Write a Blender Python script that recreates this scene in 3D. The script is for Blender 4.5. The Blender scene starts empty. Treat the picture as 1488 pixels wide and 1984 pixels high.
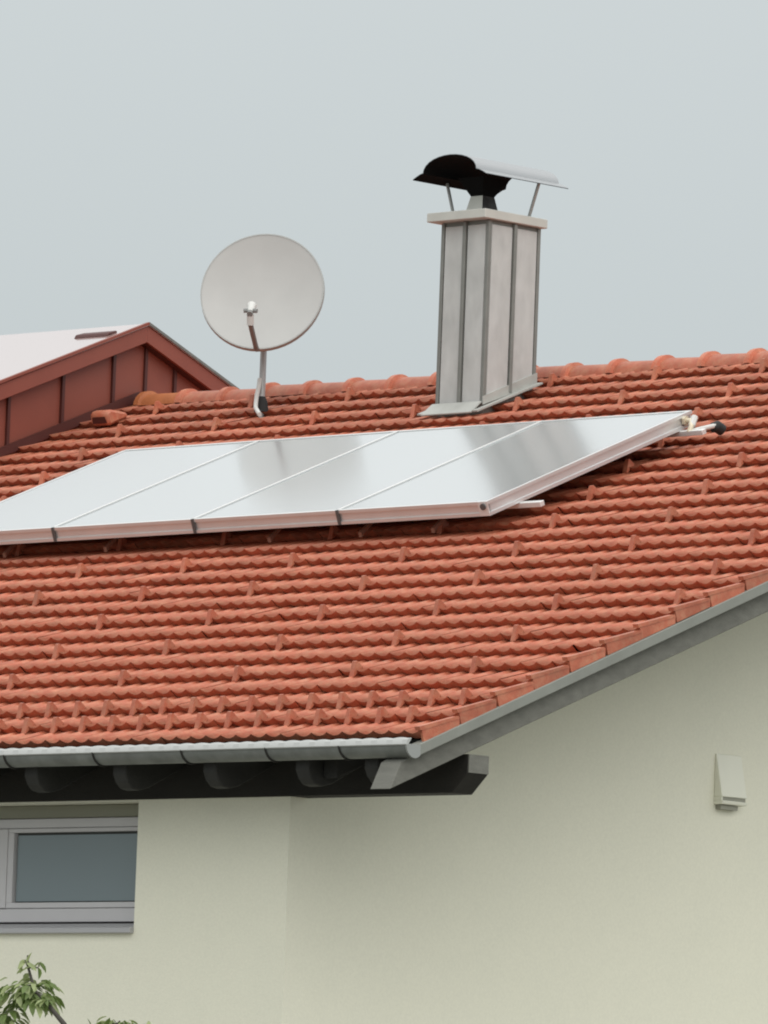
import bpy, bmesh, math, random
import numpy as np
from mathutils import Matrix, Vector
random.seed(7); np.random.seed(7)
S = bpy.context.scene
COL = S.collection
R = math.radians

# ------------------------------------------------------------------ camera
W_PX = 1488.0
F_PX = 15175.6
cam_d = bpy.data.cameras.new('camera'); cam = bpy.data.objects.new('camera', cam_d); COL.objects.link(cam)
S.camera = cam
cam_d.sensor_fit = 'HORIZONTAL'; cam_d.sensor_width = 36.0
cam_d.lens = F_PX / W_PX * 36.0
cam_d.clip_start = 0.5; cam_d.clip_end = 5000
CAM = Vector((31.1154, -33.2948, -3.2191))
rt = Vector((0.72918, 0.68332, 0.03707)); up = Vector((0.04006, -0.09670, 0.99451)); fw = Vector((-0.68315, 0.72369, 0.09789))
m = Matrix(((rt.x, up.x, -fw.x), (rt.y, up.y, -fw.y), (rt.z, up.z, -fw.z))).to_4x4()
m.translation = CAM
cam.matrix_world = m

# ------------------------------------------------------------------ sky, sun, exposure
SUN_EL, SUN_AZ = R(46), R(119)      # azimuth measured from +Y towards +X
world = bpy.data.worlds.new('World'); S.world = world; world.use_nodes = True
nt = world.node_tree; nt.nodes.clear()
out = nt.nodes.new('ShaderNodeOutputWorld')
sky = nt.nodes.new('ShaderNodeTexSky'); sky.sky_type = 'NISHITA'; sky.sun_disc = False
sky.sun_elevation = SUN_EL; sky.sun_rotation = SUN_AZ; sky.dust_density = 4.0; sky.air_density = 1.5
bg1 = nt.nodes.new('ShaderNodeBackground'); bg1.inputs['Strength'].default_value = 0.10
nt.links.new(sky.outputs['Color'], bg1.inputs['Color'])
# overcast deck: brighter overhead than at the horizon, as an even cloud layer is
tc = nt.nodes.new('ShaderNodeTexCoord'); sep = nt.nodes.new('ShaderNodeSeparateXYZ')
nt.links.new(tc.outputs['Generated'], sep.inputs[0])
ramp = nt.nodes.new('ShaderNodeMapRange'); ramp.inputs['From Min'].default_value = 0.0; ramp.inputs['From Max'].default_value = 1.0
nt.links.new(sep.outputs['Z'], ramp.inputs['Value'])
mixc = nt.nodes.new('ShaderNodeMix'); mixc.data_type = 'RGBA'
pw = nt.nodes.new('ShaderNodeMath'); pw.operation = 'POWER'; pw.inputs[1].default_value = 1.2
nt.links.new(ramp.outputs['Result'], pw.inputs[0]); nt.links.new(pw.outputs[0], mixc.inputs['Factor'])
mixc.inputs['A'].default_value = (0.495, 0.552, 0.570, 1)
mixc.inputs['B'].default_value = (1.65, 1.65, 1.62, 1)
cl = nt.nodes.new('ShaderNodeTexNoise'); cl.inputs['Scale'].default_value = 2.2; cl.inputs['Detail'].default_value = 3
nt.links.new(tc.outputs['Generated'], cl.inputs['Vector'])
clr = nt.nodes.new('ShaderNodeMapRange'); clr.inputs['To Min'].default_value = 0.94; clr.inputs['To Max'].default_value = 1.06
nt.links.new(cl.outputs['Fac'], clr.inputs['Value'])
bg2 = nt.nodes.new('ShaderNodeBackground')
nt.links.new(mixc.outputs['Result'], bg2.inputs['Color']); nt.links.new(clr.outputs['Result'], bg2.inputs['Strength'])
mx = nt.nodes.new('ShaderNodeMixShader'); mx.inputs[0].default_value = 0.95
nt.links.new(bg1.outputs[0], mx.inputs[1]); nt.links.new(bg2.outputs[0], mx.inputs[2]); nt.links.new(mx.outputs[0], out.inputs['Surface'])

sun_d = bpy.data.lights.new('sun', 'SUN'); sun = bpy.data.objects.new('sun', sun_d); COL.objects.link(sun)
sun_d.energy = 1.5; sun_d.angle = R(80); sun_d.color = (1.0, 0.97, 0.92)
sd = Vector((math.sin(SUN_AZ) * math.cos(SUN_EL), math.cos(SUN_AZ) * math.cos(SUN_EL), math.sin(SUN_EL)))
sun.rotation_euler = sd.to_track_quat('Z', 'Y').to_euler(); sun.location = (20, -30, 40)

S.view_settings.view_transform = 'Standard'; S.view_settings.look = 'None'
S.view_settings.exposure = 0.0; S.view_settings.gamma = 1.0; S.view_settings.use_curve_mapping = False
S.render.engine = 'CYCLES'; S.cycles.filter_width = 2.0

# ------------------------------------------------------------------ materials
def mat(name, col, rough=0.7, metal=0.0, var=0.0, vscale=6.0, bump=0.0, bscale=60.0, stain=None, sscale=1.5, samt=0.0,
        island=0.0, spec=0.5, coat=0.0, stretch=(1, 1, 1), ior=None):
    M = bpy.data.materials.new(name); M.use_nodes = True
    t = M.node_tree; b = t.nodes['Principled BSDF']
    b.inputs['Roughness'].default_value = rough; b.inputs['Metallic'].default_value = metal
    b.inputs['Specular IOR Level'].default_value = spec
    if coat: b.inputs['Coat Weight'].default_value = coat; b.inputs['Coat Roughness'].default_value = max(0.06, rough * 0.8)
    if ior: b.inputs['IOR'].default_value = ior
    geo = t.nodes.new('ShaderNodeNewGeometry')
    mp = t.nodes.new('ShaderNodeMapping'); mp.inputs['Scale'].default_value = stretch
    t.links.new(geo.outputs['Position'], mp.inputs['Vector'])
    rgb = t.nodes.new('ShaderNodeRGB'); rgb.outputs[0].default_value = (*col, 1)
    cur = rgb.outputs[0]
    if stain is not None:
        n = t.nodes.new('ShaderNodeTexNoise'); n.inputs['Scale'].default_value = sscale; n.inputs['Detail'].default_value = 6
        n.inputs['Roughness'].default_value = 0.65
        t.links.new(mp.outputs[0], n.inputs['Vector'])
        r = t.nodes.new('ShaderNodeMapRange'); r.inputs['From Min'].default_value = 0.42; r.inputs['From Max'].default_value = 0.72
        r.inputs['To Max'].default_value = samt
        t.links.new(n.outputs['Fac'], r.inputs['Value'])
        x = t.nodes.new('ShaderNodeMix'); x.data_type = 'RGBA'
        t.links.new(r.outputs[0], x.inputs['Factor']); t.links.new(cur, x.inputs['A']); x.inputs['B'].default_value = (*stain, 1)
        cur = x.outputs['Result']
    val = None
    if var:
        n = t.nodes.new('ShaderNodeTexNoise'); n.inputs['Scale'].default_value = vscale; n.inputs['Detail'].default_value = 5
        t.links.new(mp.outputs[0], n.inputs['Vector'])
        r = t.nodes.new('ShaderNodeMapRange'); r.inputs['From Min'].default_value = 0.25; r.inputs['From Max'].default_value = 0.75
        r.inputs['To Min'].default_value = 1 - var; r.inputs['To Max'].default_value = 1 + var
        t.links.new(n.outputs['Fac'], r.inputs['Value']); val = r.outputs[0]
    if island:
        r = t.nodes.new('ShaderNodeMapRange'); r.inputs['To Min'].default_value = 1 - island; r.inputs['To Max'].default_value = 1 + island
        t.links.new(geo.outputs['Random Per Island'], r.inputs['Value'])
        if val is None: val = r.outputs[0]
        else:
            mu = t.nodes.new('ShaderNodeMath'); mu.operation = 'MULTIPLY'
            t.links.new(val, mu.inputs[0]); t.links.new(r.outputs[0], mu.inputs[1]); val = mu.outputs[0]
    if val is not None:
        h = t.nodes.new('ShaderNodeHueSaturation'); t.links.new(val, h.inputs['Value']); t.links.new(cur, h.inputs['Color']); cur = h.outputs[0]
    t.links.new(cur, b.inputs['Base Color'])
    if bump:
        n = t.nodes.new('ShaderNodeTexNoise'); n.inputs['Scale'].default_value = bscale; n.inputs['Detail'].default_value = 4
        t.links.new(mp.outputs[0], n.inputs['Vector'])
        bp = t.nodes.new('ShaderNodeBump'); bp.inputs['Strength'].default_value = bump; bp.inputs['Distance'].default_value = 0.01
        t.links.new(n.outputs['Fac'], bp.inputs['Height']); t.links.new(bp.outputs[0], b.inputs['Normal'])
    return M

M = {}
M['tile'] = mat('clay_tile', (0.44, 0.120, 0.064), 0.52, var=0.17, vscale=11, island=0.14, bump=0.25, bscale=90, stain=(0.50, 0.235, 0.14), sscale=16, samt=0.7)
M['tile_orange'] = mat('fresh_clay_tile', (0.40, 0.13, 0.045), 0.6, var=0.12, vscale=9, bump=0.2)
M['deck'] = mat('roof_underlay', (0.05, 0.03, 0.025), 0.9)
M['render'] = mat('cream_render', (0.79, 0.78, 0.655), 0.95, var=0.035, vscale=60, bump=0.22, bscale=170, stain=(0.76, 0.755, 0.635), sscale=2.2, samt=0.6)
M['greywood'] = mat('weathered_grey_wood', (0.165, 0.165, 0.145), 0.85, var=0.18, vscale=5, bump=0.3, bscale=40, stretch=(0.6, 2, 4))
M['greytrim'] = mat('grey_verge_metal', (0.23, 0.24, 0.215), 0.65, var=0.1, vscale=4, stain=(0.2, 0.2, 0.18), sscale=6, samt=0.5)
M['rafterwood'] = mat('rafter_wood_with_shade', (0.022, 0.022, 0.020), 0.8, var=0.2, vscale=5, bump=0.3, bscale=40)  # grey rafter wood, with the deep eave shade put into its base colour
M['darkwood'] = mat('dark_stain_and_shade_wood', (0.014, 0.013, 0.010), 0.8, var=0.25, vscale=4, bump=0.3, bscale=40, stretch=(1, 3, 3))  # dark stain on the boards; on purlins this near-black is painted-in shade
M['zinc'] = mat('zinc_sheet', (0.49, 0.50, 0.49), 0.6, metal=0.0, var=0.12, vscale=9, stain=(0.36, 0.36, 0.34), sscale=2.5, samt=0.4, stretch=(1, 1, .5))
M['zincseam'] = mat('zinc_seam', (0.215, 0.22, 0.205), 0.6, metal=0.3, var=0.1, vscale=8)
M['lead'] = mat('lead_flashing', (0.42, 0.425, 0.40), 0.6, metal=0.2, var=0.12, vscale=6, bump=0.3, bscale=20)
M['cap'] = mat('chimney_cap_sheet', (0.53, 0.53, 0.49), 0.55, metal=0.15, var=0.07, vscale=5)
M['steel'] = mat('bright_steel', (0.42, 0.43, 0.44), 0.3, metal=0.85)
M['strut'] = mat('galvanised_strut', (0.36, 0.37, 0.36), 0.5, metal=0.5)
M['soot'] = mat('soot', (0.006, 0.006, 0.006), 0.95, spec=0.1)
M['sootgrey'] = mat('soot_stained_steel', (0.02, 0.02, 0.02), 0.9, stain=(0.10, 0.10, 0.10), sscale=9, samt=0.7)
M['gutter'] = mat('weathered_gutter_zinc', (0.19, 0.20, 0.19), 0.55, metal=0.3, var=0.18, vscale=7, stain=(0.12, 0.13, 0.12), sscale=9, samt=0.6)
M['bead'] = mat('bright_gutter_edge', (0.42, 0.43, 0.42), 0.5, metal=0.1)
M['alu'] = mat('aluminium_frame', (0.72, 0.73, 0.73), 0.38, metal=0.65, var=0.04)
M['joint'] = mat('dark_clamp', (0.12, 0.12, 0.12), 0.5, metal=0.5)
M['glass'] = mat('collector_glass', (0.36, 0.385, 0.395), 0.18, spec=0.9, ior=1.9, coat=1.0, bump=0.006, bscale=2.5)  # pale base paints whitish sky glare over the dark absorber
M['hook'] = mat('clay_coloured_hook', (0.33, 0.16, 0.11), 0.6)
M['rail'] = mat('rail_aluminium', (0.75, 0.75, 0.74), 0.4, metal=0.4)
M['rubber'] = mat('black_rubber', (0.012, 0.012, 0.012), 0.7)
M['brass'] = mat('pipe_fitting', (0.62, 0.55, 0.42), 0.45, metal=0.3, var=0.2, vscale=40)
M['dish'] = mat('light_grey_dish_paint', (0.46, 0.46, 0.45), 0.85, var=0.03, vscale=5, spec=0.15)
M['dishrim'] = mat('dish_rim', (0.36, 0.37, 0.36), 0.6)
M['mast'] = mat('galvanised_mast', (0.42, 0.43, 0.43), 0.45, metal=0.4)
M['arm'] = mat('grey_feed_arm', (0.22, 0.225, 0.22), 0.7)
M['white'] = mat('white_plastic', (0.60, 0.60, 0.58), 0.55)
M['redmetal'] = mat('red_painted_sheet', (0.235, 0.062, 0.041), 0.5, var=0.06, vscale=3, stain=(0.26, 0.07, 0.045), sscale=2, samt=0.6)
M['redseam'] = mat('red_sheet_seam', (0.075, 0.018, 0.014), 0.5)
M['redroof'] = mat('glossy_red_roof_sheet', (0.44, 0.30, 0.28), 0.12, spec=1.0, coat=1.0, ior=1.9)  # red sheet paled to pink: sky reflection mixed into the base colour
M['frame'] = mat('window_frame_pvc', (0.56, 0.55, 0.56), 0.4, var=0.02)
M['gasket'] = mat('window_gasket', (0.06, 0.065, 0.06), 0.6)
M['shutter'] = mat('shutter_box', (0.22, 0.22, 0.17), 0.6)
M['pane'] = mat('window_glass', (0.19, 0.235, 0.25), 0.08, spec=0.6, bump=0.02, bscale=2)
M['sill'] = mat('sill_metal', (0.42, 0.42, 0.43), 0.45, metal=0.2)
M['vent'] = mat('cream_plastic', (0.80, 0.80, 0.69), 0.6, var=0.02)
M['dark'] = mat('vent_void', (0.30, 0.30, 0.25), 0.9)
M['grass'] = mat('gravel_and_grass', (0.21, 0.205, 0.175), 0.95, var=0.3, vscale=0.8)
M['pave'] = mat('concrete_paving', (0.22, 0.215, 0.20), 0.9, var=0.1)
M['leaf'] = mat('leaf', (0.13, 0.19, 0.05), 0.5, island=0.45, var=0.25, vscale=30)
M['leafpale'] = mat('young_leaf', (0.33, 0.39, 0.18), 0.5, island=0.3, var=0.2, vscale=30)
for k in ('leaf', 'leafpale'):      # thin leaves let some light through
    t_ = M[k].node_tree; pb = t_.nodes['Principled BSDF']; tr = t_.nodes.new('ShaderNodeBsdfTranslucent'); ms = t_.nodes.new('ShaderNodeMixShader'); ms.inputs[0].default_value = 0.35
    t_.links.new(pb.inputs['Base Color'].links[0].from_socket, tr.inputs['Color'])
    t_.links.new(pb.outputs[0], ms.inputs[1]); t_.links.new(tr.outputs[0], ms.inputs[2]); t_.links.new(ms.outputs[0], t_.nodes['Material Output'].inputs['Surface'])
M['bark'] = mat('bark', (0.06, 0.055, 0.045), 0.85, bump=0.5, bscale=60)

# ------------------------------------------------------------------ helpers
def mesh(name, v, f, smooth=False):
    me = bpy.data.meshes.new(name); me.from_pydata([tuple(map(float, p)) for p in v], [], [tuple(q) for q in f]); me.update()
    if smooth: me.polygons.foreach_set('use_smooth', [True] * len(me.polygons))
    return me
def put(name, me, m=None, parent=None, loc=None):
    o = bpy.data.objects.new(name, me); COL.objects.link(o)
    if m and me and not me.materials: me.materials.append(M[m])
    if parent is not None:
        o.parent = parent; o.matrix_parent_inverse = Matrix.Translation(-wloc(parent))
    return o
def wloc(o):      # roots and group parts are only translated
    return Vector(o.get('_w', (0, 0, 0)))
def empty(name, loc, parent=None):
    o = bpy.data.objects.new(name, None); COL.objects.link(o); o.empty_display_size = 0.2
    if parent is not None:
        o.parent = parent; o.matrix_parent_inverse = Matrix.Translation(-wloc(parent))
    o.location = loc; o['_w'] = tuple(loc)
    return o
def tag(o, label, cat=None, group=None, kind=None):
    if label: o['label'] = label
    if cat: o['category'] = cat
    if group: o['group'] = group
    if kind: o['kind'] = kind
    return o
class MB:
    def __init__(s): s.v = []; s.f = []
    def add(s, v, f):
        n = len(s.v); s.v += [tuple(p) for p in v]; s.f += [tuple(i + n for i in q) for q in f]; return s
    def box(s, x0, x1, y0, y1, z0, z1, T=lambda p: p):
        v = [T((x, y, z)) for z in (z0, z1) for y in (y0, y1) for x in (x0, x1)]
        return s.add(v, [(0, 2, 3, 1), (4, 5, 7, 6), (0, 1, 5, 4), (2, 6, 7, 3), (0, 4, 6, 2), (1, 3, 7, 5)])
    def prism(s, poly, a, b, T):      # poly of 2-tuples, extruded from a to b ; T(u,v,w)
        n = len(poly); v = [T(u, w, a) for u, w in poly] + [T(u, w, b) for u, w in poly]
        f = [tuple(range(n))[::-1], tuple(range(n, 2 * n))] + [(i, (i + 1) % n, n + (i + 1) % n, n + i) for i in range(n)]
        return s.add(v, f)
    def tube(s, pts, r, seg=8, cap=True):
        pts = [Vector(p) for p in pts]; rs = r if isinstance(r, (list, tuple)) else [r] * len(pts)
        v = []; f = []; ref = None
        for i, p in enumerate(pts):
            d = (pts[min(i + 1, len(pts) - 1)] - pts[max(i - 1, 0)]).normalized()
            if ref is None: ref = d.orthogonal().normalized()
            a = (ref - d * ref.dot(d)).normalized(); ref = a; b = d.cross(a)
            for k in range(seg):
                t = 2 * math.pi * k / seg; v.append(p + (a * math.cos(t) + b * math.sin(t)) * rs[i])
        for i in range(len(pts) - 1):
            for k in range(seg):
                f.append((i * seg + k, i * seg + (k + 1) % seg, (i + 1) * seg + (k + 1) % seg, (i + 1) * seg + k))
        if cap: f += [tuple(range(seg))[::-1], tuple(range((len(pts) - 1) * seg, len(pts) * seg))]
        return s.add(v, f)
    def build(s, name, m, parent=None, smooth=False, bevel=0.0):
        me = mesh(name, s.v, s.f)
        bm = bmesh.new(); bm.from_mesh(me); bmesh.ops.recalc_face_normals(bm, faces=bm.faces)
        if bevel:
            bmesh.ops.bevel(bm, geom=[e for e in bm.edges if e.is_manifold and e.calc_face_angle(0) > 0.5], offset=bevel, segments=1, affect='EDGES', clamp_overlap=True)
        bm.to_mesh(me); bm.free()
        if smooth:
            me.polygons.foreach_set('use_smooth', [True] * len(me.polygons)); me.set_sharp_from_angle(angle=R(40))
        return put(name, me, m, parent)

PITCH = 0.38155
CP, SP, TP = math.cos(PITCH), math.sin(PITCH), math.tan(PITCH)
def RP(x, s, h=0.0): return Vector((x, s * CP - h * SP, s * SP + h * CP))
TW, TL = 0.25, 0.34            # tile cover width and length
VX = 0.032                     # outer verge line
ROWS = 27
SR = ROWS * TL                 # slope length to the ridge
YR, ZR = SR * CP, SR * SP
GZ = -5.1                      # ground level
XL = -17.0                     # far end of the house
YW = 0.52                      # front wall plane
XG = -1.49                     # gable wall plane
YB = 2 * YR

# ------------------------------------------------------------------ ground
g = MB(); g.add([(-1500, -1500, GZ), (1500, -1500, GZ), (1500, 1500, GZ), (-1500, 1500, GZ)], [(0, 1, 2, 3)])
o = g.build('ground', 'grass'); tag(o, None, kind='structure')
g = MB(); g.box(XL - 1.5, XG + 1.6, YW - 1.6, YB + 1, GZ - 0.05, GZ + 0.06)
o = g.build('paving', 'pave'); tag(o, None, kind='structure')

# ------------------------------------------------------------------ house
HB = Vector((-9.0, YR, GZ))
house = tag(empty('house', HB), 'cream rendered house with red clay tile roof and a raised red metal roof section', 'house')

# walls: eave wall with a window opening, gable wall up to the roof underside
WX0, WX1, WZ0, WZ1 = -5.15, -2.775, -1.15, -0.345
def under(y): return (y * TP if y < YR else (YB - y) * TP) - 0.17
w = MB()
def fq(a, b, c, d): w.add([a, b, c, d], [(0, 1, 2, 3)])
ztop = under(YW)
for (x0, x1, z0, z1) in ((XL, WX0, GZ, ztop), (WX1, XG, GZ, ztop), (WX0, WX1, GZ, WZ0), (WX0, WX1, WZ1, ztop)):
    fq((x0, YW, z0), (x1, YW, z0), (x1, YW, z1), (x0, YW, z1))
RD = 0.28
fq((WX1, YW, WZ0), (WX1, YW + RD, WZ0), (WX1, YW + RD, WZ1), (WX1, YW, WZ1))
fq((WX0, YW, WZ0), (WX0, YW, WZ1), (WX0, YW + RD, WZ1), (WX0, YW + RD, WZ0))
fq((WX0, YW, WZ0), (WX0, YW + RD, WZ0), (WX1, YW + RD, WZ0), (WX1, YW, WZ0))
fq((WX0, YW, WZ1), (WX1, YW, WZ1), (WX1, YW + RD, WZ1), (WX0, YW + RD, WZ1))
yb = YB - YW
for x in (XG, XL):
    w.add([(x, YW, GZ), (x, yb, GZ), (x, yb, under(yb)), (x, YR, under(YR)), (x, YW, ztop)], [(0, 1, 2, 3, 4)])
fq((XL, yb, GZ), (XG, yb, GZ), (XG, yb, under(yb)), (XL, yb, under(yb)))
w.build('wall', 'render', house)

# window
win = empty('window', (-3.9, YW + 0.12, WZ0), house)
FY = YW + 0.175
def wbox(name, x0, x1, z0, z1, y0, y1, m, bevel=0.004, parent=win):
    b = MB(); b.box(x0, x1, y0, y1, z0, z1); return b.build(name, m, parent, bevel=bevel)
f = MB()
for a in ((WX0, WX1, -1.07, -0.985), (WX0, WX1, -0.485, -0.425), (WX0, WX0 + 0.085, -0.985, -0.485), (WX1 - 0.085, WX1, -0.985, -0.485)):
    f.box(a[0], a[1], FY, FY + 0.07, a[2], a[3])
f.build('frame', 'frame', win, bevel=0.004)
wbox('mullion', -4.22, -4.085, -0.983, -0.487, FY - 0.012, FY + 0.05, 'frame')
s = MB()
for (x0, x1) in ((-4.083, WX1 - 0.087), (WX0 + 0.087, -4.222)):
    for a in ((x0, x1, -0.983, -0.948), (x0, x1, -0.512, -0.487), (x0, x0 + 0.05, -0.948, -0.512), (x1 - 0.05, x1, -0.948, -0.512)):
        s.box(a[0], a[1], FY - 0.006, FY + 0.045, a[2], a[3])
s.build('sash', 'frame', win, bevel=0.003)
for (x0, x1) in ((-4.033, WX1 - 0.137), (WX0 + 0.137, -4.272)):
    wbox('gasket', x0, x1, -0.948, -0.512, FY + 0.032, FY + 0.036, 'gasket', 0)
    wbox('pane', x0 + 0.014, x1 - 0.014, -0.940, -0.528, FY + 0.018, FY + 0.030, 'pane', 0)
wbox('shutter_box', WX0, WX1, -0.423, WZ1 - 0.002, FY - 0.03, FY + 0.08, 'shutter')
b = MB(); b.prism([(YW - 0.035, -1.152), (FY + 0.02, -1.152), (FY + 0.02, -1.078), (YW - 0.035, -1.118)], WX0 + 0.002, WX1 - 0.002, lambda u, v_, x: (x, u, v_))
b.build('sill', 'sill', win, bevel=0.004)

# roof deck (front and back slopes with thickness) ---------------------------
d = MB()
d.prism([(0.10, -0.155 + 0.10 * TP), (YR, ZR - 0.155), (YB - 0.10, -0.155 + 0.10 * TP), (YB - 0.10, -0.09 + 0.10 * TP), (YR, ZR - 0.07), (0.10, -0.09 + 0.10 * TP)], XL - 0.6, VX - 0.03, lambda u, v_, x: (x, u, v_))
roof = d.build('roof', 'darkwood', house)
tag(roof, 'pitched roof of red clay tiles')
bk = MB()
for k in range(ROWS):
    y0 = YR + k * TL * CP; z0 = ZR - k * TL * SP - 0.05; z1 = ZR - (k + 1) * TL * SP
    bk.add([(XL - 0.6, y0, z0), (VX, y0, z0), (VX, y0 + TL * CP, z1), (XL - 0.6, y0 + TL * CP, z1)], [(0, 1, 2, 3)])
    bk.add([(XL - 0.6, y0 + TL * CP, z1), (VX, y0 + TL * CP, z1), (VX, y0 + TL * CP, z1 - 0.05), (XL - 0.6, y0 + TL * CP, z1 - 0.05)], [(0, 1, 2, 3)])
bk.build('back_slope', 'tile', roof)

# tile template : x across, y up the slope, z normal.  origin = middle of lower edge
TH, TD, LIFT = 0.010, 0.023, 0.050
def prof(u):       # u in 0..1 across a double-trough tile : pointed ribs, round troughs
    return -TD * min(1.0, abs(math.sin(2 * math.pi * u)) ** 0.9)
def tile_geo(width=TW, u0=0.0, u1=1.0, seg=12, nib=False, left=0.0):
    v = []; f = []
    n = seg + 1
    xs = [left + width * i / seg for i in range(n)]
    us = [u0 + (u1 - u0) * i / seg for i in range(n)]
    lap = 0.05
    for i in range(n): v.append((xs[i], 0.004, prof(us[i]) - 0.004))          # lower edge (slightly rounded)
    for i in range(n): v.append((xs[i], TL + lap, prof(us[i]) - LIFT * (TL + lap) / TL))
    for i in range(n): v.append((xs[i], 0.038, prof(us[i]) * 0.5 - 0.056))  # undercut nose: a dark gap over the row below
    for i in range(seg):
        f.append((i, i + 1, n + i + 1, n + i))
        f.append((2 * n + i, 2 * n + i + 1, i + 1, i))
    if nib:           # snow-stop lug on the middle rib
        b = len(v); c = left + width * 0.5; hw = 0.020
        v += [(c - hw, -0.034, -0.050), (c + hw, -0.034, -0.050), (c - hw * .8, 0.022, 0.034), (c + hw * .8, 0.022, 0.034),
              (c - hw * .8, 0.036, 0.034), (c + hw * .8, 0.036, 0.034), (c - hw, 0.066, -0.016), (c + hw, 0.066, -0.016)]
        f += [(b, b + 1, b + 3, b + 2), (b + 2, b + 3, b + 5, b + 4), (b + 4, b + 5, b + 7, b + 6), (b, b + 2, b + 4, b + 6), (b + 1, b + 7, b + 5, b + 3)]
    return np.array(v), f, seg
def tile_mesh(name, **k):
    v, f, seg = tile_geo(**k)
    me = mesh(name, v, f)
    me.polygons.foreach_set('use_smooth', [i < 2 * seg and i % 2 == 0 for i in range(len(f))])
    me.materials.append(M['tile'])
    return me
ME_T = tile_mesh('tile', left=-TW / 2 - 0.0005, width=TW + 0.001)
ME_N = tile_mesh('tile_nib', left=-TW / 2 - 0.0005, width=TW + 0.001, nib=True)

def project(P):
    q = Vector(P) - CAM; dz = q.dot(fw)
    return (W_PX / 2 + F_PX * q.dot(rt) / dz, 992 - F_PX * q.dot(up) / dz, dz)
NIB0 = -1.7179
def nib_at(row, col):        # col = integer column (even rows) relative to NIB0
    if row in (1, 2): return True
    if row >= 4 and row % 2 == 0:
        base = (12 - row) // 2          # row 12 -> columns 0, -4 ...
        return (col - base) % 4 == 0
    return False
# chimney, collectors and raised roof footprints (for skipping hidden tiles)
CX0, CX1, CY0, CY1 = -6.90, -6.464, 7.497, 8.02
def covered(x, s):
    return (-8.6 < x < -3.4 and 4.75 < s + .1 and s < 6.5)
cand = []
for row in range(ROWS):
    for c in range(-62, 12):
        cx = NIB0 + TW * c + (0.125 if row % 2 else 0.0)
        if cx + TW / 2 > VX - 0.12 + 0.02: continue
        if cx < XL - 0.4: continue
        s0 = row * TL
        y_mid = (s0 + TL * .5) * CP
        if CX0 + 0.1 < cx < CX1 - 0.1 and CY0 + 0.1 < y_mid < CY1 - 0.1: continue
        if cx < -11.15 and s0 > 3.9: continue
        px, py, dz = project(RP(cx, s0 + 0.1, 0))
        vis = -10 < px < W_PX + 10 and 0 < py < 1994 and not covered(cx, s0)
        cand.append((not vis, dz, row, c, cx, s0))
cand.sort()
rest_v, rest_f, rest_s = [], [], []
nv = 0
for i, (hid, dz, row, c, cx, s0) in enumerate(cand):
    nb = nib_at(row, c)
    jx, js, jh, jr = random.gauss(0, .0008), random.gauss(0, .0022), random.gauss(0, .0009), random.gauss(0, .0022)
    if i < 300 and not hid:
        o = bpy.data.objects.new('tile', ME_N if nb else ME_T); COL.objects.link(o); o.parent = roof
        o.location = RP(cx + jx, s0 + js, jh); o.rotation_euler = (PITCH + random.gauss(0, .002), jr, random.gauss(0, .002))
    else:
        v, f, seg = tile_geo(left=-TW / 2 - 0.0005, width=TW + 0.001, nib=nb)
        rz = random.gauss(0, .002)
        X = cx + jx + v[:, 0] - rz * v[:, 1]; Sl = s0 + js + v[:, 1] + rz * v[:, 0]; Hh = jh + v[:, 2] + jr * v[:, 0]
        rest_v.append(np.stack([X, Sl * CP - Hh * SP, Sl * SP + Hh * CP], 1))
        rest_f += [tuple(k + nv for k in q) for q in f]; rest_s += [j < 2 * seg and j % 2 == 0 for j in range(len(f))]
        nv += len(v)
me = mesh('roof_tiles', np.concatenate(rest_v), rest_f); me.polygons.foreach_set('use_smooth', rest_s)
o = put('roof_tiles', me, 'tile', roof); tag(o, None, kind='stuff')

# verge tiles with a hanging side flap
for row in range(ROWS):
    full = row % 2 == 1
    wd = 0.25 if full else 0.125
    v, f, seg = tile_geo(left=-wd, width=wd - 0.004, u0=0 if full else 0.0, u1=1.0 if full else 0.5, seg=12 if full else 6)
    b = MB(); b.add(v, f)
    b.prism([(0.018, 0.008), (0.010, -0.082), (TL - 0.006, -0.082), (TL + 0.01, -0.036)], -0.012, 0.004, lambda y, z, x: (x, y, z))
    b.prism([(0.0, 0.016), (0.0, -0.008), (TL, -0.044), (TL, -0.026)], -0.035, 0.008, lambda y, z, x: (x, y, z))
    me = mesh('verge_tile', b.v, b.f)
    me.polygons.foreach_set('use_smooth', [i < 2 * seg and i % 2 == 0 for i in range(len(b.f))])
    o = put('verge_tile', me, 'tile', roof)
    o.location = RP(VX, row * TL + random.gauss(0, .004), random.gauss(0, .003)); o.rotation_euler = (PITCH, random.gauss(0, .006), 0)

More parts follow.
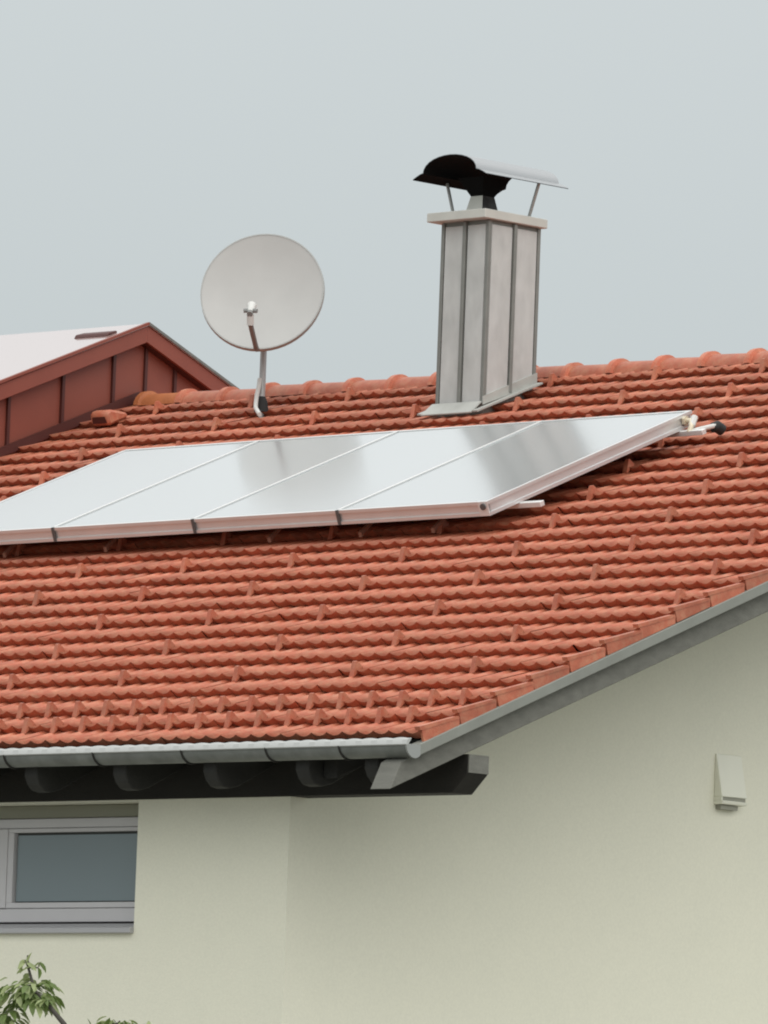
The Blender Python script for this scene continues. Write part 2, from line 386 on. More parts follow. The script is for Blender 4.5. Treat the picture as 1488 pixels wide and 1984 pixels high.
# ridge tiles
RL = 0.435
def ridge_mesh():
    b = MB(); seg = 12
    rings = [(0.0, 0.118), (0.0, 0.148), (0.048, 0.150), (0.056, 0.124), (RL + 0.03, 0.116)]
    v = []; n = seg + 1
    for (x, r) in rings:
        for k in range(n):
            t = math.pi * (0.04 + 0.92 * k / seg); v.append((x, -r * math.cos(t), r * 0.92 * math.sin(t)))
    f = []
    for i in range(len(rings) - 1):
        for k in range(seg): f.append((i * n + k, i * n + k + 1, (i + 1) * n + k + 1, (i + 1) * n + k))
    return mesh('ridge_tile', v, f, True)
ME_R = ridge_mesh(); ME_R.materials.append(M['tile']); ME_R.set_sharp_from_angle(angle=R(50))
ME_RO = ME_R.copy(); ME_RO.materials.clear(); ME_RO.materials.append(M['tile_orange'])
x = -10.98; i = 0
while x < VX:
    if not (CX0 - 0.36 < x < CX1 - 0.05 and False):
        o = bpy.data.objects.new('ridge_tile', ME_RO if i == 0 else ME_R); COL.objects.link(o); o.parent = roof
        o.location = (x + 0.10, YR, ZR - 0.100 + random.gauss(0, .003)); o.rotation_euler = (random.gauss(0, .01), random.gauss(0, .006), random.gauss(0, .008))
        if i == 0: tag(o, 'bright orange ridge tile beside the red clad wall')
    x += RL; i += 1

# raised vent tile near the dormer
b = MB()
prf = [(0.0, 0.0), (0.0, 0.10), (0.06, 0.125), (0.30, 0.02), (0.30, -0.03), (0.0, -0.03)]
b.prism(prf, -0.10, 0.10, lambda u, h, x: RP(-10.64 + x * (1.0 - .25 * u / .3), 8.40 + u * .8, h * .75))
o = b.build('vent_tile', 'tile', roof, bevel=0.02, smooth=True)
b = MB(); b.prism([(-0.075, 0.0), (0.075, 0.0), (0.065, 0.05), (-0.065, 0.05)], -0.004, 0.0, lambda x, h, y: RP(-10.64 + x, 8.40 + y, h))
b.build('vent_mouth', 'redseam', roof)

# boarding under the eave, rafters, purlin, barge boards
bd = 0
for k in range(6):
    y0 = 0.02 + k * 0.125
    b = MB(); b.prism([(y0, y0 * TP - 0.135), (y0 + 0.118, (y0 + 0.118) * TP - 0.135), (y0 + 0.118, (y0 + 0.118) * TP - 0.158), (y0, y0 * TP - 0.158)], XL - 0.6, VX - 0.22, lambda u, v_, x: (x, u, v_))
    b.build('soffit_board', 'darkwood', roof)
def rafter_poly(y1, off_t, off_b, nose):
    # tail with a plumb cut and rounded belly
    t = nose; zb = t * TP
    return [(t, zb - off_t), (t - 0.005, zb - off_b + 0.10), (t + 0.03, zb - off_b + 0.045), (t + 0.10, zb - off_b + 0.05), (t + 0.16, (t + .16) * TP - off_b), (y1, y1 * TP - off_b), (y1, y1 * TP - off_t)]
xr_list = [-0.34] + [-0.90 - 0.765 * k for k in range(21)]
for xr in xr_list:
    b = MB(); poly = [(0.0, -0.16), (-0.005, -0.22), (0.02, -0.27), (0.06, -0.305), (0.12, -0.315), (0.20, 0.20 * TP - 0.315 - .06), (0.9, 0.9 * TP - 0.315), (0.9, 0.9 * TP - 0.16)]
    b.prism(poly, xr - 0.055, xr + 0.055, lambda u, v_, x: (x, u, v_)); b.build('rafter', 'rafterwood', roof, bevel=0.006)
def slope_bar(name, x0, x1, y0, y1, t, bt, m, back=False, nose=None, parent=roof):
    b = MB()
    if nose: poly = nose
    else: poly = [(y0, y0 * TP - bt), (y1, y1 * TP - bt), (y1, y1 * TP - t), (y0, y0 * TP - t)]
    if back: poly = [(YB - u, v_) for u, v_ in poly]
    b.prism(poly, x0, x1, lambda u, v_, x: (x, u, v_)); return b.build(name, m, parent, bevel=0.004)
for back in (False, True):
    e = YR - 0.002
    slope_bar('verge_trim', -0.03, VX + 0.016, 0.0, e, 0.088, 0.155, 'greytrim', back)
    slope_bar('barge_rafter', -0.185, -0.024, 0, e, 0.157, 0.312, 'greywood', back,
              nose=[(-0.17, -0.17 * TP - 0.295), (e, e * TP - 0.312), (e, e * TP - 0.157), (-0.02, -0.166), (-0.085, -0.20)])
# fly rafters over the gable overhang and boards between
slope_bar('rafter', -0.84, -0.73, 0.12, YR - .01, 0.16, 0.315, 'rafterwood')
# flat boarding of the gable overhang
b = MB(); b.prism([(0.80, 0.8 * TP - 0.158), (YR, ZR - 0.158), (YR, ZR - 0.172), (0.80, 0.8 * TP - 0.172)], XG, -0.13, lambda u, v_, x: (x, u, v_)); b.build('gable_soffit', 'greywood', roof)
# purlins with chamfered ends
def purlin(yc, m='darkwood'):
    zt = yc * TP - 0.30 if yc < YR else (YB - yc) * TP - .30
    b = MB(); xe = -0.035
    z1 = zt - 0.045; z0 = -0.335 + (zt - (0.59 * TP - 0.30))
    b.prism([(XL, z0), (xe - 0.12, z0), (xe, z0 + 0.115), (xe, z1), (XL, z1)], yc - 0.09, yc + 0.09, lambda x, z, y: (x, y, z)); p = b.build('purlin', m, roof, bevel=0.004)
    b = MB(); b.box(xe + 0.001, xe + 0.008, yc - 0.086, yc + 0.086, z0 + 0.118, z1 - 0.002); b.build('purlin_lit_end', 'greywood', roof)  # added grey face: paints the purlin's end lighter than its shaded sides
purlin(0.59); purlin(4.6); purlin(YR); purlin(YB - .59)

# gutter ---------------------------------------------------------------------
b = MB(); n = 14; pr = []
gc, gz, gr = -0.045, -0.095, 0.068
outer = [(gc + gr * math.cos(math.pi + math.pi * k / n), gz + 1.12 * gr * math.sin(math.pi + math.pi * k / n)) for k in range(n + 1)]
inner = [(gc + (gr - .006) * math.cos(math.pi + math.pi * k / n), gz + (1.12 * gr - .006) * math.sin(math.pi + math.pi * k / n)) for k in range(n + 1)][::-1]
v = []; f = []
poly = outer + inner; N = len(poly)
for x in (XL - 0.5, 0.034): v += [(x, u, w_) for u, w_ in poly]
for k in range(N): f.append((k, (k + 1) % N, N + (k + 1) % N, N + k))
b.add(v, f); gut = b.build('gutter', 'gutter', house, smooth=True)
b = MB(); v = []; f = []; xs_ = np.arange(-9.0, 0.0501, 0.0125); pe = [(-0.124, -0.098), (-0.118, -0.104), (-0.104, -0.096), (-0.080, -0.064), (-0.085, -0.060), (-0.112, -0.070)]
for x in xs_:
    dzw = 0.006 * abs(math.sin(math.pi * (x - NIB0) / 0.125))
    v += [(x, u, w_ + (dzw if j in (3, 4) else 0)) for j, (u, w_) in enumerate(pe)]
for i in range(len(xs_) - 1):
    for j in range(6): f.append((i * 6 + j, i * 6 + (j + 1) % 6, i * 6 + 6 + (j + 1) % 6, i * 6 + 6 + j))
f += [tuple(range(6)), tuple(range(len(v) - 6, len(v)))]
b.add(v, f); b.build('gutter_edge', 'bead', gut, smooth=True)
def profile_cap(x0, x1, grow):
    q = [(gc + (gr + grow) * math.cos(math.pi + math.pi * k / n), gz + (1.12 * gr + grow) * math.sin(math.pi + math.pi * k / n)) for k in range(n + 1)]
    b = MB(); b.prism(q, x0, x1, lambda u, v_, x: (x, u, v_)); return b
profile_cap(0.035, 0.047, 0.004).build('end_cap', 'strut', gut)
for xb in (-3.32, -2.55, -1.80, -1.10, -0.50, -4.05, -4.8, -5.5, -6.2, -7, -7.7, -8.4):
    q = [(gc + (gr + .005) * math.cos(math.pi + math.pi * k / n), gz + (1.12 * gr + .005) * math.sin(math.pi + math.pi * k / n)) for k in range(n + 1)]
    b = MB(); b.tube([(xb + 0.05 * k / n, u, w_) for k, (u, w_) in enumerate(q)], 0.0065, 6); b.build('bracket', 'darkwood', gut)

# raised red metal roof section ------------------------------------------------
XD = -11.0
DZ = 0.545                                                    # height above main roof plane
dorm = empty('raised_roof', (-14, YR, ZR), house); tag(dorm, 'raised roof section clad in dark red sheet metal')
YF = 3.7
def dz(y): return (y * TP if y < YR else (YB - y) * TP) + DZ
def mz(y): return (y * TP if y < YR else (YB - y) * TP)
seams = [YF, 4.42, 4.97, 5.52, 6.07, 6.62, 7.17, 7.73, 8.26, 8.60, 8.92, 9.5, 10.3, 11.2]
for i, (a, c) in enumerate(zip(seams[:-1], seams[1:])):
    pts = [a] + ([YR] if a < YR < c else []) + [c]
    poly = [(y, mz(y) - 0.12) for y in pts] + [(y, dz(y) - 0.09) for y in pts[::-1]]
    b = MB(); b.prism(poly, XD - 0.02, XD + random.uniform(-.003, .003), lambda u, v_, x: (x, u, v_)); b.build('cladding_panel', 'redmetal', dorm)
    b = MB(); b.box(XD - 0.01, XD + 0.022, a - 0.014, a + 0.014, mz(a) - 0.06, dz(a) - 0.10); b.build('seam', 'redseam', dorm)
for back in (0, 1):
    y0, y1 = (YF - 0.3, YR) if not back else (YR, 12.0)
    b = MB(); b.prism([(y0, dz(y0) - 0.125), (y1, dz(y1) - 0.125), (y1, dz(y1)), (y0, dz(y0))], XD + 0.072, XD + 0.10, lambda u, v_, x: (x, u, v_)); b.build('fascia', 'redmetal', dorm, bevel=0.003)
    b = MB(); b.prism([(y0, dz(y0) - 0.128), (y1, dz(y1) - 0.128), (y1, dz(y1) - 0.10), (y0, dz(y0) - 0.10)], XD + 0.003, XD + 0.07, lambda u, v_, x: (x, u, v_)); b.build('soffit', 'redseam', dorm)
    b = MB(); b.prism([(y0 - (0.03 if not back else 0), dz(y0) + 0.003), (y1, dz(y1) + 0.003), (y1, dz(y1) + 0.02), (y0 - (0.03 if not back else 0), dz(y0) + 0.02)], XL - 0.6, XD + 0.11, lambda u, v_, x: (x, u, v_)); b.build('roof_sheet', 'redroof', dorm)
    b = MB(); b.prism([(y0, dz(y0) + 0.008), (y1, dz(y1) + 0.008), (y1, dz(y1) + 0.030), (y0, dz(y0) + 0.030)], XD + 0.085, XD + 0.118, lambda u, v_, x: (x, u, v_)); b.build('edge_trim', 'redmetal' if not back else 'gutter', dorm)
b = MB(); b.box(XL, XD - 0.03, YF, YF + 0.03, mz(YF) - 0.1, dz(YF) - 0.02); b.build('front_cladding', 'redmetal', dorm)
# flashing strip along the foot of the cladding
b = MB(); b.prism([(YF, mz(YF) - 0.03), (YR, ZR - 0.03), (YR, ZR + 0.045), (YF, mz(YF) + 0.045)], XD + 0.024, XD + 0.036, lambda u, v_, x: (x, u, v_)); b.build('flashing', 'redseam', dorm)
# low roof hatch
ya = 8.26
b = MB(); b.prism([(ya - 0.06, dz(ya - .06) + 0.02), (ya + 0.06, dz(ya + .06) + 0.02), (ya + 0.05, dz(ya + .05) + 0.034), (ya - 0.04, dz(ya - .04) + 0.044)], -11.38, -11.02, lambda u, v_, x: (x, u, v_)); b.build('roof_hatch', 'redseam', dorm, bevel=0.008)

# chimney ---------------------------------------------------------------------
chz = 4.362
chim = empty('chimney', ((CX0 + CX1) / 2, (CY0 + CY1) / 2, 3.0), house); tag(chim, 'tall chimney clad in grey standing-seam sheet with an arched cowl')
b = MB(); b.box(CX0, CX1, CY0, CY1, 2.7, chz - 0.002); b.build('shaft', 'zincseam', chim)
def zb(y): return y * TP + 0.05
cm = (CX0 + CX1) / 2; ym = (CY0 + CY1) / 2; gp = 0.022
t = 0.012
for (a, c) in ((CX0 + gp, cm - gp), (cm + gp, CX1 - gp)):
    for (ya, yb2) in ((CY0 - t, CY0 - 0.001), (CY1 + 0.001, CY1 + t)):
        b = MB(); b.box(a, c, ya, yb2, zb(ya) - .02, chz - 0.03); b.build('clad_panel', 'zinc', chim, bevel=0.004)
for (a, c) in ((CY0 + gp, ym - gp), (ym + gp, CY1 - gp)):
    for (xa, xb) in ((CX1 + 0.001, CX1 + t), (CX0 - t, CX0 - 0.001)):
        b = MB(); b.prism([(a, zb(a) - .02), (c, zb(c) - .02), (c, chz - 0.03), (a, chz - 0.03)], xa, xb, lambda u, v_, x: (x, u, v_)); b.build('clad_panel', 'zinc', chim, bevel=0.004)
for (sx, sy) in ((CX0, CY0), (CX1, CY0), (CX1, CY1), (cm, CY0 - .012), (CX1 + .012, ym)):
    b = MB(); b.box(sx - 0.015, sx + 0.015, sy - 0.015, sy + 0.015, sy * TP + 0.03, chz - 0.004); b.build('seam', 'zincseam', chim, bevel=0.003)
oh = 0.085
b = MB(); b.box(CX0 - oh, CX1 + 0.05, CY0 - 0.10, CY1 + 0.045, chz, chz + 0.066); b.build('cap', 'cap', chim, bevel=0.005)
# flashing at the foot
b = MB()
b.prism([(CY0 - 0.02, zb(CY0) - .03), (CY1 + .02, zb(CY1) - .03), (CY1 + .02, zb(CY1) + 0.05), (CY0 - 0.02, zb(CY0) + 0.03)], CX1 + 0.0125, CX1 + 0.022, lambda u, v_, x: (x, u, v_))
b.build('side_flashing', 'lead', chim)
b = MB()
def fl(u, x, h): return RP(x, u, h)
s0 = CY0 / CP
b.add([fl(s0 - 0.02, CX0 - .02, 0.055), fl(s0 - 0.02, CX1 + .02, 0.055), fl(s0 - 0.15, CX1 + 0.02, 0.012), fl(s0 - 0.15, CX0 - 0.035, 0.012),
       fl(s0 - 0.02, CX0 - .02, 0.045), fl(s0 - 0.02, CX1 + .02, 0.045), fl(s0 - 0.15, CX1 + 0.02, 0.003), fl(s0 - 0.15, CX0 - 0.035, 0.003)],
      [(0, 1, 2, 3), (4, 7, 6, 5), (0, 3, 7, 4), (1, 5, 6, 2), (2, 6, 7, 3), (0, 4, 5, 1)])
b.build('apron_flashing', 'lead', chim)
for (xa, xb) in ((CX1 + 0.022, CX1 + 0.075), (CX0 - 0.075, CX0 - 0.02)):
    T3 = lambda p: RP(p[0], p[1], p[2])
    b = MB(); b.box(xa, xb, s0 - 0.14, CY1 / CP + 0.03, 0.006, 0.018, T3); b.build('side_apron', 'lead', chim)
# pot
pc = ((CX0 + CX1) / 2 - 0.03, ym - 0.073); ct = chz + 0.067
def frustum(h0, h1, z0, z1, m, name):
    b = MB(); v = [(pc[0] + sx * h, pc[1] + sy * h * 1.08, z) for h, z in ((h0, z0), (h1, z1)) for sx, sy in ((-1, -1), (1, -1), (1, 1), (-1, 1))]
    b.add(v, [(0, 1, 5, 4), (1, 2, 6, 5), (2, 3, 7, 6), (3, 0, 4, 7), (4, 5, 6, 7), (0, 3, 2, 1)])
    return b.build(name, m, chim)
po = frustum(0.085, 0.058, ct, ct + 0.135, 'cap', 'pot')
po.data.materials.append(M['sootgrey'])
for p in po.data.polygons:
    if p.normal.x > 0.5 or p.normal.y > .5: p.material_index = 1
frustum(0.058, 0.125, ct + 0.136, ct + 0.262, 'soot', 'pot_funnel')
# arched cowl: vault with flared brims, axis along Y
VC = -6.715; vy0, vy1 = 7.33, 8.21; vz = 4.692
def arch(off):
    q = [(-0.355 - off * .2, -0.020 - off), (-0.325, -0.004 - off), (-0.29, 0.012 - off)]
    for k in range(15):
        t_ = math.pi * (1 - k / 14.0); q.append((0.262 * math.cos(t_) * (1 - off / .26), 0.010 + (0.128 - off) * math.sin(t_) ** 0.9 if 0 < k < 14 else 0.020 - off))
    q += [(0.29, 0.012 - off), (0.325, -0.004 - off), (0.355 + off * .2, -0.020 - off)]
    return q
def shell(o1, o2, m, name):
    a = arch(o1); c = arch(o2)[::-1]; poly = a + c; N = len(poly); b = MB(); v = []
    for y in (vy0, vy1): v += [(VC + u, y, vz + w_) for u, w_ in poly]
    f = [(k, (k + 1) % N, N + (k + 1) % N, N + k) for k in range(N)]
    na = len(a)
    for e in (0, N):
        for k in range(na - 1): f.append((e + k, e + k + 1, e + N - 2 - k, e + N - 1 - k))
    b.add(v, f); return b.build(name, m, chim, smooth=True)
shell(0.0, 0.004, 'steel', 'cowl')
shell(0.0045, 0.008, 'soot', 'cowl_lining')
for (dx0, dx1, yy) in ((-0.325, -0.245, 7.66), (0.325, 0.235, 7.93)):
    b = MB(); b.tube([(VC + dx0, yy, vz - 0.012), (VC + dx1, yy, ct - 0.002)], 0.012, 8); b.build('cowl_strut', 'strut', chim, smooth=True)

# ------------------------------------------------------------------ solar collectors
TH0 = R(0.9)
def SP_(a, b_, h): # local: a from right-bottom corner towards +X, b up slope
    x = -3.315 + a * math.cos(TH0) - b_ * math.sin(TH0); s_ = 4.555 + a * math.sin(TH0) + b_ * math.cos(TH0)
    return RP(x, s_, h)
CWD, CLN = 1.328, 2.19
HB0, HT0 = 0.112, 0.198
names = ['solar thermal collector at the right end of the row, with exposed pipe fittings',
         'solar thermal collector second from the right, just below the chimney foot',
         'solar thermal collector third from the right, mirroring the satellite dish arm',
         'solar thermal collector farthest left, running out of the picture']
for i in range(4):
    a1 = -i * CWD - 0.004; a0 = -(i + 1) * CWD + 0.004
    base = SP_((a0 + a1) / 2, 0, 0)
    root = tag(empty('solar_collector', base), names[i], 'solar panel', 'collectors in a row on the roof')
    # frame ring with a channel on its outer faces
    T = lambda p: SP_(p[0], p[1], p[2])
    fw_ = 0.022
    b = MB()
    for (x0, x1, y0, y1) in ((a0, a1, 0, fw_), (a0, a1, CLN - fw_, CLN), (a0, a0 + fw_, fw_, CLN - fw_), (a1 - fw_, a1, fw_, CLN - fw_)):
        b.box(x0 + .004, x1 - .004, y0 + .004, y1 - .004, HB0, HT0 - 0.012, T)
    b.build('frame', 'alu', root)
    b = MB()
    for (z0, z1, e) in ((HB0 - 0.012, HB0 + 0.010, 0.006), (HT0 - 0.022, HT0, 0.006)):
        b.box(a0 - .0, a1 + (e if i == 0 else 0), -e, fw_, z0, z1, T); b.box(a0, a1 + (e if i == 0 else 0), CLN - fw_, CLN + e, z0, z1, T)
        b.box(a1 - (fw_ if i == 0 else 0.005), a1 + (e if i == 0 else 0), fw_, CLN - fw_, z0, z1, T); b.box(a0 - (e if i == 3 else 0), a0 + (fw_ if i == 3 else 0.005), fw_, CLN - fw_, z0, z1, T)
    b.build('frame_lip', 'alu', root)
    b = MB(); b.box(a0 + (fw_ if i == 3 else .006) - .002, a1 - (fw_ if i == 0 else .006) + .002, fw_ - .002, CLN - fw_ + .002, HB0 + 0.02, HT0 - 0.004, T)
    b.build('glass', 'glass', root)
    if i < 3:
        b = MB(); b.box(a0 - 0.016, a0 + 0.008, -0.012, 0.0, HB0 - 0.012, HT0 + .002, T); b.build('clamp', 'joint', root)
        b = MB(); b.box(a0 - 0.016, a0 + 0.008, 0.005, CLN - .005, HT0 + .0005, HT0 + .003, T); b.build('joint_strip', 'rail', root)
    if i == 0:
        # corner bolt and end plate
        b = MB(); b.tube([SP_(a1 - 0.03, -0.008, 0.165), SP_(a1 - 0.03, -0.020, 0.165)], 0.022, 12); b.build('corner_bolt', 'joint', root)
        b = MB(); b.box(a1 - 0.075, a1 + 0.008, -0.009, -0.0065, HB0 - 0.01, HT0 - .002, T); b.build('corner_plate', 'rail', root)
# mounting rails with roof hooks
for k, (bb, lab, a_end, hk) in enumerate(((0.30, 'lower aluminium mounting rail, its end showing by the collector corner', 0.18, 1), (2.02, 'upper aluminium mounting rail ending beside the black pipe', 0.20, 0))):
    T = lambda p: SP_(p[0], p[1], p[2])
    root = tag(empty('mounting_rail', SP_(-2.6, bb, 0)), lab, 'rail', 'mounting rails under the collectors')
    b = MB(); b.box(-4 * CWD, a_end, bb, bb + 0.045, 0.062, HB0 - 0.014, T); b.build('rail', 'rail', root, bevel=0.003)
    for xx in (-4.62, -3.64, -2.10, -1.27, -0.62):
        b = MB(); b.prism([(bb - 0.20, -0.02), (bb - 0.20, 0.012), (bb - 0.03, 0.066), (bb + 0.02, 0.066), (bb + 0.02, 0.058), (bb - 0.02, 0.05), (bb - 0.17, 0.0)], xx - 0.014, xx + 0.014, lambda u, h, a: SP_(a, u, h))
        b.build('roof_hook', 'hook', root)
# pipe with rubber sleeve and fittings at the upper corner
root = tag(empty('solar_pipe', RP(-3.15, 6.8, 0)), 'short pale pipe with black rubber sleeve beside the collector corner', 'pipe')
b = MB(); b.tube([SP_(0.07, 2.05, 0.085), SP_(0.14, 2.09, 0.09), SP_(0.17, 2.20, 0.080)], 0.017, 10); b.build('pipe', 'white', root, smooth=True)
b = MB(); b.tube([SP_(0.152, 2.19, 0.070), SP_(0.162, 2.225, 0.066), SP_(0.17, 2.26, 0.03)], [0.034, 0.042, 0.04], 12); b.build('rubber_sleeve', 'rubber', root, smooth=True)
root = tag(empty('pipe_fitting', SP_(0.03, 2.1, 0.1)), 'brass and white hose fitting on the upper right collector corner', 'fitting')
b = MB(); b.tube([SP_(0.0, 2.10, 0.15), SP_(0.06, 2.10, 0.15), SP_(0.085, 2.06, 0.12), SP_(0.075, 2.03, 0.085)], 0.018, 10); b.build('elbow', 'brass', root, smooth=True)
b = MB(); b.tube([SP_(0.0, 2.10, 0.15), SP_(0.022, 2.10, 0.15)], 0.034, 6); b.build('nut', 'brass', root)
b = MB(); b.tube([SP_(0.066, 2.135, 0.165), SP_(0.078, 2.07, 0.12)], 0.024, 8); b.build('valve', 'white', root, smooth=True)

# ------------------------------------------------------------------ satellite dish
MX, MY = -9.085, 7.93
dishr = tag(empty('satellite_dish', (MX, MY, MY * TP)), 'round light grey satellite dish on a bent mast above the roof', 'satellite dish')
view_h = Vector((CAM.x - MX, CAM.y - MY, 0)).normalized(); lefth = Vector((-0.729, -0.683, 0)).normalized()
nh = (view_h * math.cos(R(9)) + lefth * math.sin(R(9))).normalized()
EL = R(19)
nn = (nh * math.cos(EL) + Vector((0, 0, 1)) * math.sin(EL)).normalized()
uu = Vector((0, 0, 1)).cross(nn).normalized(); vv = nn.cross(uu)
DC = Vector((MX, MY, 4.025)) + nh * 0.20 - lefth * 0.003
rx, ry, dep = 0.450, 0.466, 0.075
v = []; f = []; NR, NS = 8, 56
for i in range(NR + 1):
    q = i / NR
    for k in range(NS):
        t_ = 2 * math.pi * k / NS
        v.append(DC + uu * (rx * q * math.cos(t_)) + vv * (ry * q * math.sin(t_)) + nn * (dep * (q * q - 1)))
for i in range(NR):
    for k in range(NS): f.append((i * NS + k, i * NS + (k + 1) % NS, (i + 1) * NS + (k + 1) % NS, (i + 1) * NS + k))
nb = len(v)
for i in range(NR + 1):
    q = i / NR
    for k in range(NS):
        t_ = 2 * math.pi * k / NS
        v.append(DC + uu * (rx * q * math.cos(t_)) + vv * (ry * q * math.sin(t_)) + nn * (dep * (q * q - 1) - 0.006))
for i in range(NR):
    for k in range(NS): f.append((nb + i * NS + (k + 1) % NS, nb + i * NS + k, nb + (i + 1) * NS + k, nb + (i + 1) * NS + (k + 1) % NS))
me = mesh('reflector', v, f, True); put('reflector', me, 'dish', dishr)
# rim: folded edge
v = []; f = []
pr_ = [(0.0, 0.003), (0.010, 0.003), (0.012, -0.034), (0.002, -0.036)]
for k in range(NS):
    t_ = 2 * math.pi * k / NS; cs, sn = math.cos(t_), math.sin(t_)
    for (dr, dn) in pr_: v.append(DC + uu * ((rx + dr) * cs) + vv * ((ry + dr) * sn) + nn * dn)
for k in range(NS):
    for j in range(4): f.append((k * 4 + j, k * 4 + (j + 1) % 4, ((k + 1) % NS) * 4 + (j + 1) % 4, ((k + 1) % NS) * 4 + j))
b = MB(); b.add(v, f); b.build('rim', 'dishrim', dishr, smooth=True)
def DL(a, b_, c): return DC + uu * a + vv * b_ + nn * c
b = MB(); b.tube([DL(0.0, -ry - 0.0, -0.02), DL(0, -0.475, 0.03), DL(0.0, -0.445, 0.36)], 0.020, 8); arm = b.build('feed_arm', 'arm', dishr, smooth=True)
b = MB(); b.tube([DL(0.0, -0.45, 0.355), DL(0.0, -0.39, 0.40)], 0.026, 10); b.build('feed_clamp', 'white', dishr, smooth=True)
b = MB(); b.tube([DL(0, -0.40, 0.43), DL(0, -0.36, 0.40)], [0.022, 0.024], 12); b.build('feed_neck', 'arm', dishr, smooth=True)
b = MB(); b.tube([DL(0, -0.375, 0.415), DL(0, -0.30, 0.375), DL(0, -0.292, 0.37)], [0.022, 0.036, 0.030], 14); b.build('feed_horn', 'white', dishr, smooth=True)
for sx in (-1, 1):
    b = MB(); b.tube([DL(sx * 0.02, -0.36, 0.41), DL(sx * 0.05, -0.365, 0.415)], 0.016, 8); b.build('feed_port', 'arm', dishr, smooth=True)
b = MB(); b.tube([DL(0, 0, -dep - .035), Vector((MX, MY, 4.0))], 0.06, 8); b.build('back_bracket', 'mast', dishr)
b = MB(); b.tube([(MX, MY, 4.10), (MX, MY, MY * TP - 0.2)], 0.024, 12); b.build('mast', 'mast', dishr, smooth=True)
b = MB(); b.tube([(MX, MY, MY * TP + 0.085), (MX, MY, MY * TP + 0.05), (MX, MY, MY * TP - 0.03)], [0.027, 0.042, 0.055], 14); b.build('rubber_collar', 'rubber', dishr, smooth=True)
b = MB(); b.tube([(-9.088, 7.905, 3.40), (-9.085, 7.895, 3.34), (-9.079, 7.87, 3.275), (-9.062, 7.845, 3.21), (-9.018, 7.80, 3.165), (-8.90, 7.70, 3.125), (-8.80, 7.62, 3.088)], 0.0165, 10); b.build('cable_sleeve', 'white', dishr, smooth=True)

# ------------------------------------------------------------------ wall vent
vent = tag(empty('wall_vent', (XG, 4.52, -0.11)), 'small cream wedge-shaped vent hood on the gable wall', 'vent')
y0, y1 = 4.40, 4.645
b = MB(); b.prism([(XG, 0.215), (XG + 0.012, 0.212), (XG + 0.070, -0.055), (XG + 0.070, -0.062), (XG, -0.062)], y0, y1, lambda u, z, y: (u, y, z)); b.build('hood', 'vent', vent, bevel=0.004)
b = MB(); b.box(XG, XG + 0.060, y0 + 0.012, y1 - 0.005, -0.085, -0.0625); b.build('slot', 'dark', vent)
b = MB(); b.prism([(XG, -0.086), (XG + 0.078, -0.086), (XG + 0.070, -0.108), (XG, -0.112)], y0, y1, lambda u, z, y: (u, y, z)); b.build('lip', 'vent', vent, bevel=0.003)
b = MB(); b.box(XG, XG + 0.066, y0, y0 + 0.010, -0.0855, -0.0622); b.build('side_web', 'vent', vent)
b = MB(); b.box(XG, XG + 0.045, y0 + 0.02, y1 - 0.06, -0.140, -0.113); b.build('duct', 'dark', vent)

# ------------------------------------------------------------------ young tree in front of the eave wall
TB = Vector((-0.62, -2.0, GZ))
tree = tag(empty('tree', TB), 'young tree with drooping narrow green leaves below the window', 'tree')
b = MB(); b.tube([TB, TB + Vector((0.03, 0.02, 1.2)), TB + Vector((-0.02, 0, 2.3)), TB + Vector((-0.05, 0.03, 3.0))], [0.045, 0.036, 0.028, 0.02], 10); b.build('trunk', 'bark', tree, smooth=True)
top = TB + Vector((-0.05, 0.03, 3.0))
limbs = [[top, Vector((-0.80, -1.98, -1.82)), Vector((-0.93, -2.0, -1.70)), Vector((-1.03, -2.0, -1.63)), Vector((-1.09, -2.0, -1.50)), Vector((-1.10, -2.0, -1.43))],
         [top, Vector((-0.55, -1.95, -1.95)), Vector((-0.45, -1.95, -1.86)), Vector((-0.38, -1.95, -1.80))],
         [top, Vector((-0.75, -2.1, -2.0)), Vector((-1.05, -2.2, -1.86)), Vector((-1.2, -2.2, -1.80))],
         [top + Vector((0, 0, -.3)), Vector((-0.35, -1.8, -2.2)), Vector((-0.15, -1.75, -2.05))]]
twig_ends = []
for k in range(7):
    st = limbs[0][2 + k % 3]; t1 = st + Vector((random.uniform(-.05, .05), random.uniform(-.05, .05), random.uniform(0, .03))); t2 = t1 + Vector((random.uniform(-.06, .06), random.uniform(-.06, .06), random.uniform(-.01, .04)))
    limbs.append([st, t1, t2]); twig_ends += [t1, t2, t2]
for k in range(4):
    st = limbs[1][2]; limbs.append([st, st + Vector((random.gauss(0, .05), random.gauss(0, .05), .04)), st + Vector((random.uniform(-.12, .12), random.uniform(-.1, .1), random.uniform(.04, .08)))]); twig_ends += [limbs[-1][2], limbs[-1][1]]
for L in limbs:
    n_ = len(L); b = MB(); b.tube(L, [(0.018 if n_ > 3 else 0.006) * (1 - 0.75 * k / (n_ - 1)) for k in range(n_)], 8); b.build('branch', 'bark', tree, smooth=True)
crown = empty('crown', (-0.8, -2, -1.9), tree)
def leaf_mesh(k):
    L = 1.0; v = []; f = []
    ys = [0, .25, .55, .8, 1.0]; ws = [.04, .17, .20, .12, .0]
    for yv, wv in zip(ys, ws):
        dr = -0.28 * yv * yv * (1 + .3 * k)
        v += [(-wv, yv, dr + wv * .5), (0, yv, dr), (wv, yv, dr + wv * .5)]
    for i in range(4):
        a = i * 3; f += [(a, a + 1, a + 4, a + 3), (a + 1, a + 2, a + 5, a + 4)]
    return v, f
LM = []
for k in range(3):
    for mm in ('leaf', 'leafpale'):
        v, f = leaf_mesh(k); me = mesh('leaf', v, f, True); me.materials.append(M[mm]); LM.append(me)
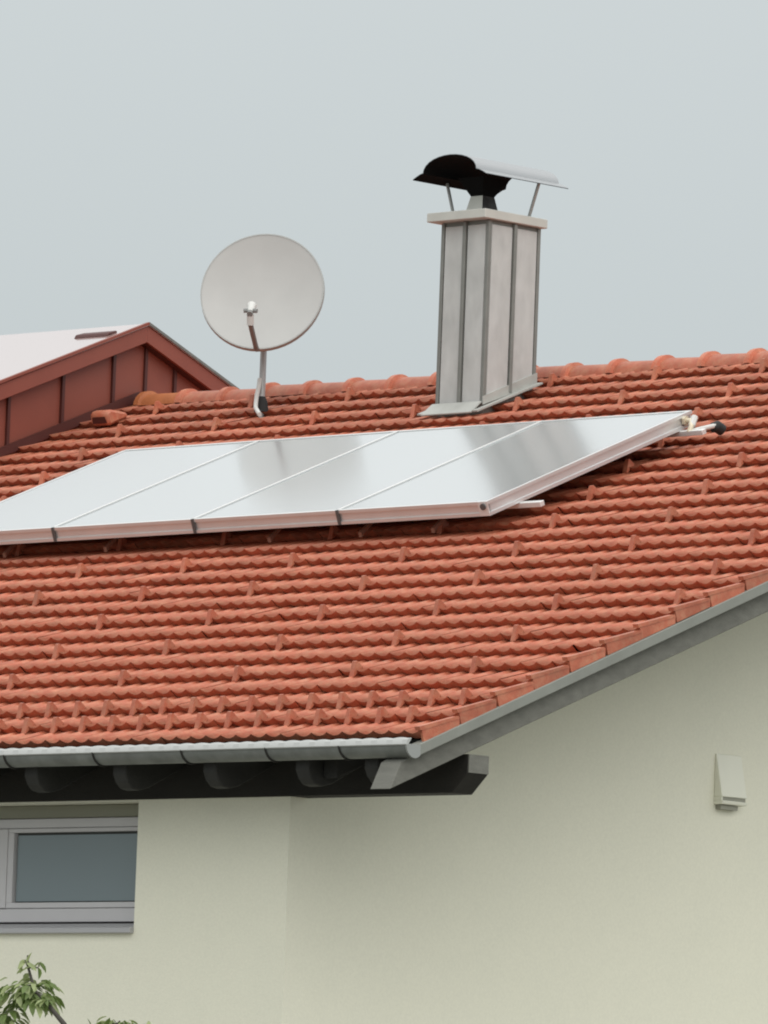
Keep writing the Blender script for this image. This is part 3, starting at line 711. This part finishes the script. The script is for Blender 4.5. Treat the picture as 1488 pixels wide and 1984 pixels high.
def leaf_xf(p, out_dir, size):
    d = Vector(out_dir).normalized(); z = Vector((random.gauss(0, .4), random.gauss(0, .4), 1)).normalized()
    x_ = d.cross(z).normalized(); z = x_.cross(d)
    mm = Matrix((x_, d, z)).transposed().to_4x4() @ Matrix.Scale(size, 4); mm.translation = p; return mm
def leaf(p, d, size, pale):
    o = bpy.data.objects.new('leaf', LM[random.randrange(3) * 2 + (1 if pale else 0)]); COL.objects.link(o)
    o.parent = crown; o.matrix_parent_inverse = Matrix.Translation(-wloc(crown)); o.matrix_basis = leaf_xf(p, d, size)
camr = Vector((rt.x, rt.y, 0)).normalized(); toc = Vector((-fw.x, -fw.y, 0)).normalized()
def cluster(c, r, n_, rng, pale_p):
    for _ in range(n_):
        th = random.uniform(0, 2 * math.pi); ph = random.uniform(-0.5, 1.0)
        d = Vector((math.cos(th) * math.cos(ph), math.sin(th) * math.cos(ph), math.sin(ph)))
        p = c + d * r * random.uniform(0.1, .75)
        dd = Vector((d.x, d.y, d.z * .4 - 0.45))
        leaf(p, dd, random.uniform(*rng), random.random() < pale_p)
c1 = Vector((-1.06, -2.0, -1.67))
cluster(c1, 0.18, 125, (0.045, 0.11), 0.25)
cluster(c1 - camr * 0.09 + Vector((0, 0, 0.02)), 0.14, 30, (0.07, 0.11), 0.75)
cluster(c1 - camr * 0.13 + Vector((0, 0, -0.12)), 0.13, 30, (0.07, 0.11), 0.5)
for _ in range(8):  # pale tip leaves
    leaf(Vector((-1.09, -2.0, -1.53)) + Vector((random.gauss(0, .02), 0, random.gauss(0, .03))), (random.gauss(0, 1), random.gauss(0, 1), -0.2), random.uniform(.06, .09), True)
leaf(Vector((-1.095, -2.0, -1.50)), (0.0, 0, 1), .09, True)
for p_ in twig_ends:
    for q_ in range(2): leaf(p_, (random.gauss(0, .7), random.gauss(0, .7), random.uniform(-.8, .3)), random.uniform(.05, .09), random.random() < .5)
c2 = Vector((-0.42, -1.95, -1.86))
cluster(c2, 0.15, 50, (0.06, 0.10), 0.6)
cluster(c2 + camr * .18 + Vector((0, 0, -.01)), 0.10, 16, (0.06, 0.09), 0.8)
for k in range(7): leaf(c2 + camr * random.uniform(-.15, .3), (random.gauss(0, .5), random.gauss(0, .5), 1), random.uniform(.07, .11), k % 3 != 0)
# rest of the crown, below the picture
rv, rf, nv = [], [], 0
for _ in range(900):
    c = random.choice([Vector((-0.9, -2.05, -2.1)), Vector((-0.5, -1.95, -2.25)), Vector((-0.25, -1.8, -2.3)), Vector((-1.15, -2.2, -2.15)), Vector((-0.7, -2.1, -2.5))])
    p = c + Vector((random.gauss(0, .13), random.gauss(0, .15), min(.10, random.gauss(0, .12))))
    mm = leaf_xf(p, (random.gauss(0, 1), random.gauss(0, 1), random.gauss(-.4, .4)), random.uniform(.07, .12))
    v, f = leaf_mesh(random.randrange(3))
    rv += [mm @ Vector(q) for q in v]; rf += [tuple(i + nv for i in q) for q in f]; nv += len(v)
o = put('foliage', mesh('foliage', rv, rf, True), 'leaf', crown); tag(o, None, kind='stuff')

for o in bpy.data.objects:
    if '_w' in o: del o['_w']
